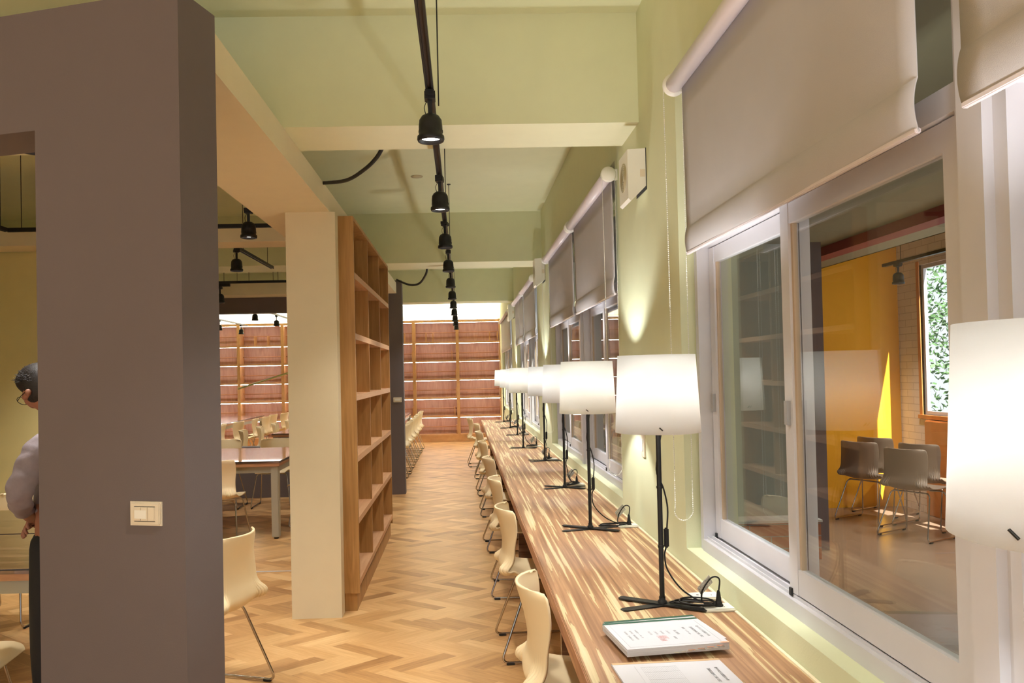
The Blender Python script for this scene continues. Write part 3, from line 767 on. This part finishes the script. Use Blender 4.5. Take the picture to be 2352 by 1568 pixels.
# ------------------------------------------------------------------ far bookcases
def far_unit(x0, label):
    r = thing('wall_bookcase', label, 'bookcase', (x0, 18.0, 0), 0, 'lit wooden bookcases along the end wall')
    c = MB(); c.box(0, .035, 0, .38, .12, 2.80); c.box(.965, 1, 0, .38, .12, 2.80); c.box(.035, .965, 0, .38, 2.74, 2.80)
    c.box(.035, .965, 0, .38, .12, .17); c.box(0, 1, .01, .38, 0, .12); c.build('carcass', 'far_wood', r)
    MB().box(.035, .965, .36, .38, .17, 2.74).build('back_panel', 'far_back', r)
    for k in range(1, 6):
        z = .17+k*.4255
        MB().box(.035, .965, .0, .36, z-.035, z).build('shelf', 'far_wood', r)
    for k in range(6):
        zt = .17+(k+1)*.4255-.035 if k < 5 else 2.74
        MB().box(.04, .96, .004, .018, zt-.010, zt-.002).build('led_strip', 'led', r)
        MB().tube([(.036, .24, zt-.225), (.964, .24, zt-.225)], .011, 8).build('support_rod', 'table_edge', r)
    return r
places = ['right end, by the windows', 'second from the right', 'third from the right, half hidden by the grey wall', 'fourth from the right, hidden by the bookcase', 'fifth from the right', 'sixth from the right, seen beside the cream column', 'left one seen through the grey opening', 'last one at the left corner']
u0 = far_unit(-.1, 'lit wooden end-wall bookcase, '+places[0])
for i in range(1, 8): dup(u0, (-.1-i, 18.0, 0), 0, 'lit wooden end-wall bookcase, '+places[i])
bke = None
def bookend(x, row, lab):
    global bke
    z = .171+row*.4255 if row else .171
    if bke is None:
        bke = tag(MB().rbox(0, .022, 0, .20, 0, .215, .006).build('bookend', 'far_wood', loc=(x, 18.03, z)), lab, 'bookend', 'wooden bookends on the end-wall shelves')
    else:
        o = bke.copy(); C.objects.link(o); o.location = (x, 18.03, z); o['label'] = lab
rows = ['bottom', 'second lowest', 'third lowest', 'third highest', 'second highest', 'top']
ends = {5: [-1.32, -1.14-.02+.6-.27, -.67, .64, .82], 4: [-1.15, -.24, .80+.05], 3: [-1.12, -.16, .78], 2: [-1.14, -.16, .85], 1: [-1.16, -.20, .86], 0: [-.16]}
for rw, L in ends.items():
    for i, x in enumerate(L):
        bookend(x, rw, 'wooden bookend on the %s shelf of the end bookcases, %s from the windows' % (rows[rw], ['first', 'second', 'third', 'fourth', 'fifth'][len(L)-1-i]))
bookend(-4.75, 5, 'left of two bookends seen through the opening beside the column'); bookend(-4.45, 5, 'right of two bookends seen through the opening beside the column')
# cove light behind bookcase cornice
cl = thing('cove_light', 'white cove light strip on top of the end bookcases', 'light strip', (0, 18.2, 2.81))
MB().box(-6.9, .85, -.01, .01, 0, .012).build('strip_body', 'led', cl)
ad = bpy.data.lights.new('cove', 'AREA'); ad.shape = 'RECTANGLE'; ad.size = 7.7; ad.size_y = .05; ad.energy = COVE_W*2.4; ad.color = (1, .97, .9)
ao = bpy.data.objects.new('cove_beam', ad); C.objects.link(ao); ao.parent = cl; ao.location = (-3.0, -.03, .03); ao.rotation_euler = (PI, 0, 0)

# ------------------------------------------------------------------ switch plates
sw = thing('light_switch', 'triple light switch on the near grey wall', 'switch', (0, 0, 0), ang)
dx_ = -(.985-.854)/math.cos(ang)
sw.location = Vector((-.854, 2.417, 1.14))+Matrix.Rotation(ang, 3, 'Z') @ Vector((-.135, 0, 0))
p = MB(); p.prism([(-.056, -.037), (.056, -.037), (.056, .037), (-.056, .037)], -.005, 0, 'y'); p.rbox(-.052, .052, -.011, -.003, -.034, .034, .003); p.build('cover_plate', 'switch_plastic', sw)
for k in (-1, 0, 1): MB().rbox(k*.0245-.0118, k*.0245+.0118, -.0145, -.010, -.02, .021, .0015).build('rocker', 'switch_plastic', sw)
MB().box(-.037, .037, -.0115, -.0108, .0215, .0235).box(-.037, .037, -.0115, -.0108, -.0235, -.0215).build('shadow_gap', 'rubber', sw)
MB().box(-.034, .008, -.0152, -.0146, -.014, .012).build('plastic_film', 'white_plastic', sw)
s2 = thing('light_switch', 'small cream light switch on the far grey wall', 'switch', (-.85, 10.25, 1.23))
MB().rbox(-.055, .055, -.008, 0, -.032, .032, .003).build('cover_plate', 'switch_plastic', s2); MB().rbox(-.035, .035, -.012, -.007, -.015, .015, .002).build('rocker', 'white_plastic', s2)
s3 = thing('light_switch', 'slim cream switch plate low on the first wall pier', 'switch', (XW, 3.85, 1.18))
MB().rbox(-.008, 0, -.035, .035, -.06, .06, .003).build('cover_plate', 'switch_plastic', s3); MB().rbox(-.012, -.007, -.015, .015, -.03, .03, .002).build('rocker', 'white_plastic', s3)

# ------------------------------------------------------------------ documents
FC = {}
def text(s, size, x, y, z, rz, parent, m='ink', name='printed_text'):
    cu = bpy.data.curves.new('t', 'FONT'); cu.body = s; cu.size = size; cu.align_x = 'LEFT'
    o = bpy.data.objects.new('t', cu); C.objects.link(o)
    bpy.context.view_layer.update()
    me = bpy.data.meshes.new_from_object(o.evaluated_get(bpy.context.evaluated_depsgraph_get()))
    C.objects.unlink(o); bpy.data.objects.remove(o)
    me.materials.clear(); me.materials.append(M[m])
    q = bpy.data.objects.new(name, me); C.objects.link(q); q.parent = parent; q.location = (x, y, z); q.rotation_euler = (0, 0, rz); return q
def document(origin, a, th, label, written=True):
    """origin = near left corner on the desk, a = angle of the long edge"""
    r = thing('document_binder', label, 'document', origin, a, 'bound documents on the desk')
    b = MB(); nn = max(2, int(th/.0045))
    for k in range(nn):
        o = random.uniform(-.0008, .0008); b.box(o, .297+o, random.uniform(-.001, .001), .225, th*k/nn+.0002, th*(k+1)/nn)
    b.build('pages', 'paper', r)
    return r
d1 = document((.462, 2.240, .7505), .16, .012, 'green-taped bound document lying under the thicker white one')
MB().box(0, .297, .212, .2255, .0122, .0128).box(0, .297, .2251, .2257, 0, .0125).build('binding_tape', 'green_tape', d1)
d2 = document((.436, 2.155, .7635), .125, .0205, 'thick white document stack with green tape spine and a red seal, top of the pile')
MB().box(0, .297, .213, .2255, .0207, .0213).box(0, .297, .2251, .2257, 0, .0210).build('binding_tape', 'green_tape', d2)
zt = .0212; Q = -PI/2
def frame_lines(parent, x0, x1, y0, y1, z, m='ink_grey'):
    b = MB(); t = .0004
    b.box(x0, x1, y0, y0+t, z, z+.0001); b.box(x0, x1, y1-t, y1, z, z+.0001); b.box(x0, x0+t, y0, y1, z, z+.0001); b.box(x1-t, x1, y0, y1, z, z+.0001)
    return b.build('printed_border', m, parent)
frame_lines(d2, .014, .280, .012, .206, zt)
text('臺中市立沙鹿國民中學', .0092, .262, .150, zt, Q, d2)
text('【圖書室整修工程二期】', .0092, .240, .150, zt, Q, d2)
text('案號：111-01-slsps', .0082, .217, .147, zt, Q, d2)
text('施工廠商', .0092, .183, .125, zt, Q, d2)
for i, s in enumerate(('工程名稱：', '契約編號：', '工程地點：', '開工日期：')): text(s, .0070, .160-.018*i, .128, zt, Q, d2, 'ink_grey')
text('圖書室', .0075, .163, .075, zt, Q, d2)
for i, s in enumerate(('中華民國一一一年一月', '設計單位：建築師事務所', '承包廠商：室內裝修公司')): text(s, .0070, .072-.017*i, .150-.004*i, zt, Q, d2)
st = MB()
def seal(x0, y0, s, n):
    for k in range(n+1):
        q = s*k/n; st.box(x0+q, x0+q+.0005, y0, y0+s, zt, zt+.0001) if k in (0, n) else st.box(x0+q, x0+q+.0008, y0+s*.15*(k % 3), y0+s*(1-.1*(k % 2)), zt, zt+.0001)
        st.box(x0, x0+s, y0+q, y0+q+.0005, zt, zt+.0001) if k in (0, n) else st.box(x0+s*.1*(k % 3), x0+s*(1-.2*(k % 2)), y0+q, y0+q+.0007, zt, zt+.0001)
seal(.118, .060, .027, 6); seal(.118, .042, .015, 4); st.build('red_seal', 'red_ink', d2)
tb = MB()
for i in range(4): tb.box(.175+.028*i, .195+.028*i, -.005, .004, .0075+.0022*i, .0079+.0022*i)
tb.box(.272, .296, -.004, .006, .0212, .0216); tb.build('index_tab', 'pink_tab', d2)
tb = MB()
for i in range(8): tb.box(.135+.019*i, .149+.019*i, -.005, .004, .003+.0009*i, .0033+.0009*i)
tb.build('index_tab', 'switch_plastic', d2)
d3 = document((.398, 1.905, .7505), .05, .006, 'open document with tan tape spine at the bottom edge of the photo')
MB().box(0, .297, .214, .2255, .0062, .0066).build('binding_tape', 'tan_tape', d3)
MB().box(.055, .185, .0, .195, .0066, .0070).build('inserted_sheet', 'paper', d3)
text('臺中市立沙鹿國民中學', .0092, .262, .165, .0067, Q, d3)
text('【圖書室整修工程二期】', .0092, .240, .165, .0067, Q, d3)
ln = MB()
for i in range(22): ln.box(.07+.0045*i, .0702+.0045*i, .0, .185, .0071, .0072)
for y in (.0, .05, .1, .15, .185): ln.box(.07, .165, y, y+.0003, .0071, .0072)
ln.build('printed_table', 'ink_grey', d3)

# ------------------------------------------------------------------ person
def skin_mesh(name, chains, m, parent, root=0, sub=2, smooth=True):
    vs, es, rs = [], [], []; idx = {}
    def vid(p, r):
        k = tuple(round(c, 5) for c in p)
        if k not in idx: idx[k] = len(vs); vs.append(k); rs.append(r)
        return idx[k]
    for ch in chains:
        prev = None
        for p, r in ch:
            i = vid(p, r)
            if prev is not None and (prev, i) not in es and (i, prev) not in es and prev != i: es.append((prev, i))
            prev = i
    me = bpy.data.meshes.new(name); me.from_pydata(vs, es, []); o = bpy.data.objects.new(name, me); C.objects.link(o)
    sk = o.modifiers.new('skin', 'SKIN'); sk.use_smooth_shade = True
    lay = me.skin_vertices[0].data
    for i, r in enumerate(rs):
        lay[i].radius = r if isinstance(r, tuple) else (r, r); lay[i].use_root = (i == root)
    ss = o.modifiers.new('sub', 'SUBSURF'); ss.levels = sub; ss.render_levels = sub
    bpy.context.view_layer.update()
    me2 = bpy.data.meshes.new_from_object(o.evaluated_get(bpy.context.evaluated_depsgraph_get()))
    me2.materials.clear(); me2.materials.append(M[m])
    for p in me2.polygons: p.use_smooth = True
    o.modifiers.clear(); o.data = me2; o.name = name; bpy.data.meshes.remove(me)
    if parent: o.parent = parent
    return o
pr = thing('person', 'person in grey shirt and black trousers bending the head over the table', 'person', (-1.60, 3.24, 0), PI-.30)
S = Vector
def hand(side):
    s = side; w0 = Vector((.165, .05*s, 1.005)); palm = Vector((.185, .0+.005*s, .985)); out = []
    out.append([(tuple(w0), .024), (tuple(w0.lerp(palm, .5)), (.028, .020)), (tuple(palm), (.030, .016))])
    for k, (L, q) in enumerate(((.075, -.024), (.082, -.008), (.076, .008), (.060, .023))):
        b0 = palm+Vector((q*.6, -.004*s, -q)); p1 = b0+Vector((.012, -.030*s, -.012)); p2 = p1+Vector((.002, -.018*s, -.026))*(L/.075); p3 = p2+Vector((-.010, .004*s, -.018))*(L/.075)
        out.append([(tuple(palm), (.030, .016)), (tuple(b0+Vector((.004, -.008*s, -.002))), .0095), (tuple(p1), .0088), (tuple(p2), .0080), (tuple(p3), .0068)])
    t1 = w0+Vector((.02, -.006*s, .018)); t2 = t1+Vector((.022, -.018*s, .008)); t3 = t2+Vector((.014, -.018*s, -.006))
    out.append([(tuple(w0.lerp(palm, .5)), (.028, .020)), (tuple(t1), .0115), (tuple(t2), .0098), (tuple(t3), .0078)])
    return out
pel, sp1, chs, nk, hb0, hc = (0, 0, .93), (.0, 0, 1.08), (.015, 0, 1.25), (.04, 0, 1.375), (.075, 0, 1.445), (.135, 0, 1.53)
ch = [[(pel, (.14, .11)), (sp1, (.135, .10)), (chs, (.15, .105)), (nk, .055), (hb0, .055), ((.11, 0, 1.50), (.078, .088)), (hc, (.080, .094)), ((.165, 0, 1.565), (.06, .066))],
      [((.11, 0, 1.50), (.078, .088)), ((.185, 0, 1.475), (.045, .035)), ((.205, 0, 1.452), .018)]]
for s in (1, -1):
    sh = (.02, .150*s, 1.30); el = (.05, .215*s, 1.11); w0 = (.165, .05*s, 1.005)
    ch.append([(chs, (.15, .105)), ((.01, .09*s, 1.31), .07), (sh, .052), (el, .040), (w0, .024)])
    ch += hand(s)
    hp, kn, an = (0, .09*s, .86), (.02, .10*s, .49), (-.02, .11*s, .09)
    ch.append([(pel, (.14, .11)), (hp, .085), (kn, .055), (an, .038), ((.06, .115*s, .045), .035), ((.14, .12*s, .035), .028)])
    ch.append([(hc, (.080, .094)), ((.135, .080*s, 1.51), .014), ((.118, .097*s, 1.52), .012)])
body = skin_mesh('body', ch, 'skin', pr)
# shirt and trousers follow the body
sc_ = [[((0, 0, .90), (.155, .125)), ((0, 0, 1.08), (.152, .118)), ((.015, 0, 1.25), (.168, .122)), ((.035, 0, 1.36), (.062, .062))]]
tc_ = [[((0, 0, 1.0), (.150, .120)), ((0, 0, .92), (.152, .122))]]
for s in (1, -1):
    sc_.append([((.015, 0, 1.25), (.168, .122)), ((.01, .09*s, 1.31), .082), ((.02, .153*s, 1.30), .060), ((.035, .185*s, 1.21), .052), ((.05, .218*s, 1.115), .055), ((.09, .165*s, 1.078), .046), ((.122, .12*s, 1.045), .037), ((.137, .095*s, 1.030), .032)])
    tc_.append([((0, 0, .92), (.152, .122)), ((0, .092*s, .84), .10), ((.02, .10*s, .49), .075), ((-.015, .11*s, .11), .065), ((-.015, .11*s, .08), .064)])
    skin_mesh('shoe', [[((-.06, .11*s, .05), .042), ((.03, .115*s, .048), .044), ((.11, .118*s, .04), .038), ((.165, .12*s, .033), .026)]], 'shoe', pr, sub=2)
sht = skin_mesh('shirt', sc_, 'shirt', pr, sub=3)
for v in sht.data.vertices: v.co = v.co+v.normal*.010*NZ.noise(Vector((v.co.x*20, v.co.y*20, v.co.z*34)))
skin_mesh('trousers', tc_, 'trousers', pr)
hr = skin_mesh('hair', [[((.080, 0, 1.470), (.086, .066)), ((.122, 0, 1.535), (.095, .100)), ((.160, 0, 1.570), (.092, .094)), ((.195, 0, 1.548), (.080, .078)), ((.218, 0, 1.515), (.062, .055))]], 'hair', pr, sub=3)
# tufts
tf = MB()
for k in range(420):
    a = random.uniform(-1.2, 1.4); b = random.uniform(-1.3, 1.3)
    dv = Vector((math.sin(a)*math.cos(b), math.sin(b), math.cos(a)*math.cos(b)))
    p = Vector((.150, 0, 1.545))+Vector((dv.x*.078, dv.y*.088, dv.z*.080)); q = p+dv*.009+Vector((.008, 0, -.002))+Vector((random.uniform(-.01, .01), random.uniform(-.01, .01), random.uniform(-.004, .01)))
    tf.tube([p, q], [.0022, .0005], 5)
tf.build('hair_tufts', 'hair', hr)
gl = MB()
for s in (1, -1):
    c0 = Vector((.212, .034*s, 1.478)); u = Vector((0, 1, 0)); v = Vector((-.62, 0, .0)).normalized()*0+Vector((.45, 0, -.89)).normalized()
    nrm = Vector((.75, 0, -.55)).normalized(); v = nrm.cross(u).normalized()
    gl.tube([c0+u*math.cos(t)*.026+v*math.sin(t)*.020 for t in [2*PI*i/16 for i in range(16)]], .0014, 5, closed=True)
    gl.tube([c0+u*.026*s, Vector((.17, .082*s, 1.50)), Vector((.125, .090*s, 1.525))], .0014, 5)
gl.tube([Vector((.212, .010, 1.478)), Vector((.214, -.010, 1.478))], .0014, 5)
gl.build('glasses', 'black_metal', pr)

# ------------------------------------------------------------------ the room beyond the windows
AX, AY = 4.8, 8.5
struct(MB().box(1.10, AX, YE, AY+.1, -.05, 0).build('floor_other_room', 'grey_floor'))
struct(MB().box(1.10, 3.9, YE, AY, 2.60, 2.75).build('ceiling_other_room', 'dark_ceiling'))
struct(MB().box(3.9, AX+.06, YE, AY+.2, 3.0, 3.1).build('ceiling_other_room_high', 'dark_ceiling'))
struct(MB().box(3.88, 3.9, YE, AY, 2.60, 3.0).build('trim_60', 'yellow_wall'))
struct(MB().box(3.2, 3.36, YE, AY, 2.52, 2.60).build('trim_61', 'red_beam'))
struct(MB().box(3.0, AX, AY, AY+.1, 0, 3.0).build('wall_yellow', 'yellow_wall'))
struct(MB().box(1.10, 3.0, AY, AY+.1, 0, 3.0).build('wall_other_room_end', 'room_wall'))
struct(MB().box(2.05, 2.83, 6.62, AY, 0, 2.6).build('wall_other_room_block', 'room_wall'))
struct(MB().box(2.83, 3.06, 6.56, AY, 0, 2.6).build('trim_62', 'grey_paint'))
ow = MB(); wins = [(1.2, 3.4), (4.0, 5.8), (5.9, 7.02), (7.18, 8.08)]; yy = YE  # nearer windows are added out of view to let in sky light
for a, b in wins+[(AY+.1, None)]:
    ow.box(AX, AX+.06, yy, a, 0, 3.0); yy = b
for a, b in wins: ow.box(AX, AX+.06, a, b, 0, 1.02); ow.box(AX, AX+.06, a, b, 2.58, 3.0)
struct(ow.build('wall_other_room_side', 'white_brick'))
for i, (a, b) in enumerate(wins):
    f = MB(); x0, x1 = AX+.02, AX+.055; t = .04
    f.box(x0, x1, a, a+t, 1.02, 2.58); f.box(x0, x1, b-t, b, 1.02, 2.58); f.box(x0, x1, a+t, b-t, 1.02, 1.02+t); f.box(x0, x1, a+t, b-t, 2.58-t, 2.58)
    f.box(AX-.01, AX+.03, a-.04, a, .98, 2.62, 1); f.box(AX-.01, AX+.03, b, b+.05, .98, 2.62, 1); f.box(AX-.03, AX+.03, a-.04, b+.05, .98, 1.02, 1)
    o = f.build('window_%d' % (20+i), ['aluminium', 'orange_wood']); struct(o)
tag(MB().rbox(4.74, 4.798, 6.0, 7.98, .0, .97, .01).build('low_cabinet', 'orange_wood'), 'shallow orange wooden cabinet under the daylight window in the next room', 'cabinet')
pl = thing('planter', 'low brown brick planter wall seen through the left window sash', 'planter', (2.1, 6.25, 0))
MB().box(0, .75, 0, .2, 0, .30).build('brick_wall', 'brown_brick', pl); MB().box(-.01, .76, -.01, .21, .30, .32).build('coping', 'stone', pl)
tb = table(4.22, 4.66, 5.8, 6.66, 'table with orange-lit chairs in the room beyond the windows', 'white_plastic', 'orange_wood')
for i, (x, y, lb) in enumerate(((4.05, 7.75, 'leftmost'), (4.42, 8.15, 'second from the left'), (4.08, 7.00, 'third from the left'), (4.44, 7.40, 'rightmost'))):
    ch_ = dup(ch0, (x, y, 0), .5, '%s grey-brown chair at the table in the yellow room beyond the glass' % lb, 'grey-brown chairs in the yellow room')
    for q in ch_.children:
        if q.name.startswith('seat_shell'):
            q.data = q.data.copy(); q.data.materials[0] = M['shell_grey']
r_ = thing('lighting_track', 'short black track in the yellow room beyond the glass', 'lighting track')
MB().box(4.2, 4.24, 5.2, 7.7, 2.52, 2.55).build('rail', 'black_metal', r_); MB().tube([(4.22, 5.6, 2.54), (4.22, 5.6, 3.0)], .003, 6).tube([(4.22, 7.4, 2.54), (4.22, 7.4, 3.0)], .003, 6).build('hanger_rod', 'black_metal', r_)
dup(h0, (4.22, 7.45, 2.52), 0, 'black spotlight in the yellow room beyond the glass')
dup(h0, (4.22, 5.8, 2.52), 0, 'added black spotlight in the yellow room, nearer the viewer')  # extra head, added to brighten the next room
for yy, q in ((6.6, 'middle'), (5.3, 'near end')): dup(h0, (4.22, yy, 2.52), 0, 'added black spotlight at the %s of the short track in the yellow room' % q)  # two more heads added to light the yellow wall
# trees outside
tg_ = thing('tree', 'leafy green tree outside the daylight window', 'tree', (8.2, 11.5, -1.5))
MB().tube([(0, 0, 0), (.1, 0, 2), (0, .1, 4)], [.16, .12, .06], 10).build('trunk', 'bark', tg_)
lf = MB(); rd = random.Random(5)
for k in range(7000):
    a, b, c_ = rd.gauss(0, .95), rd.gauss(0, 1.1), rd.gauss(3.9, 1.0); s = .055
    u = Vector((rd.gauss(0, 1), rd.gauss(0, 1), rd.gauss(0, 1))).normalized()*s; v = u.orthogonal().normalized()*s*.5
    p = Vector((a, b, c_)); lf.add([p-u, p+v, p+u, p-v], [(0, 1, 2, 3)])
lf.build('foliage', 'leaf', tg_)
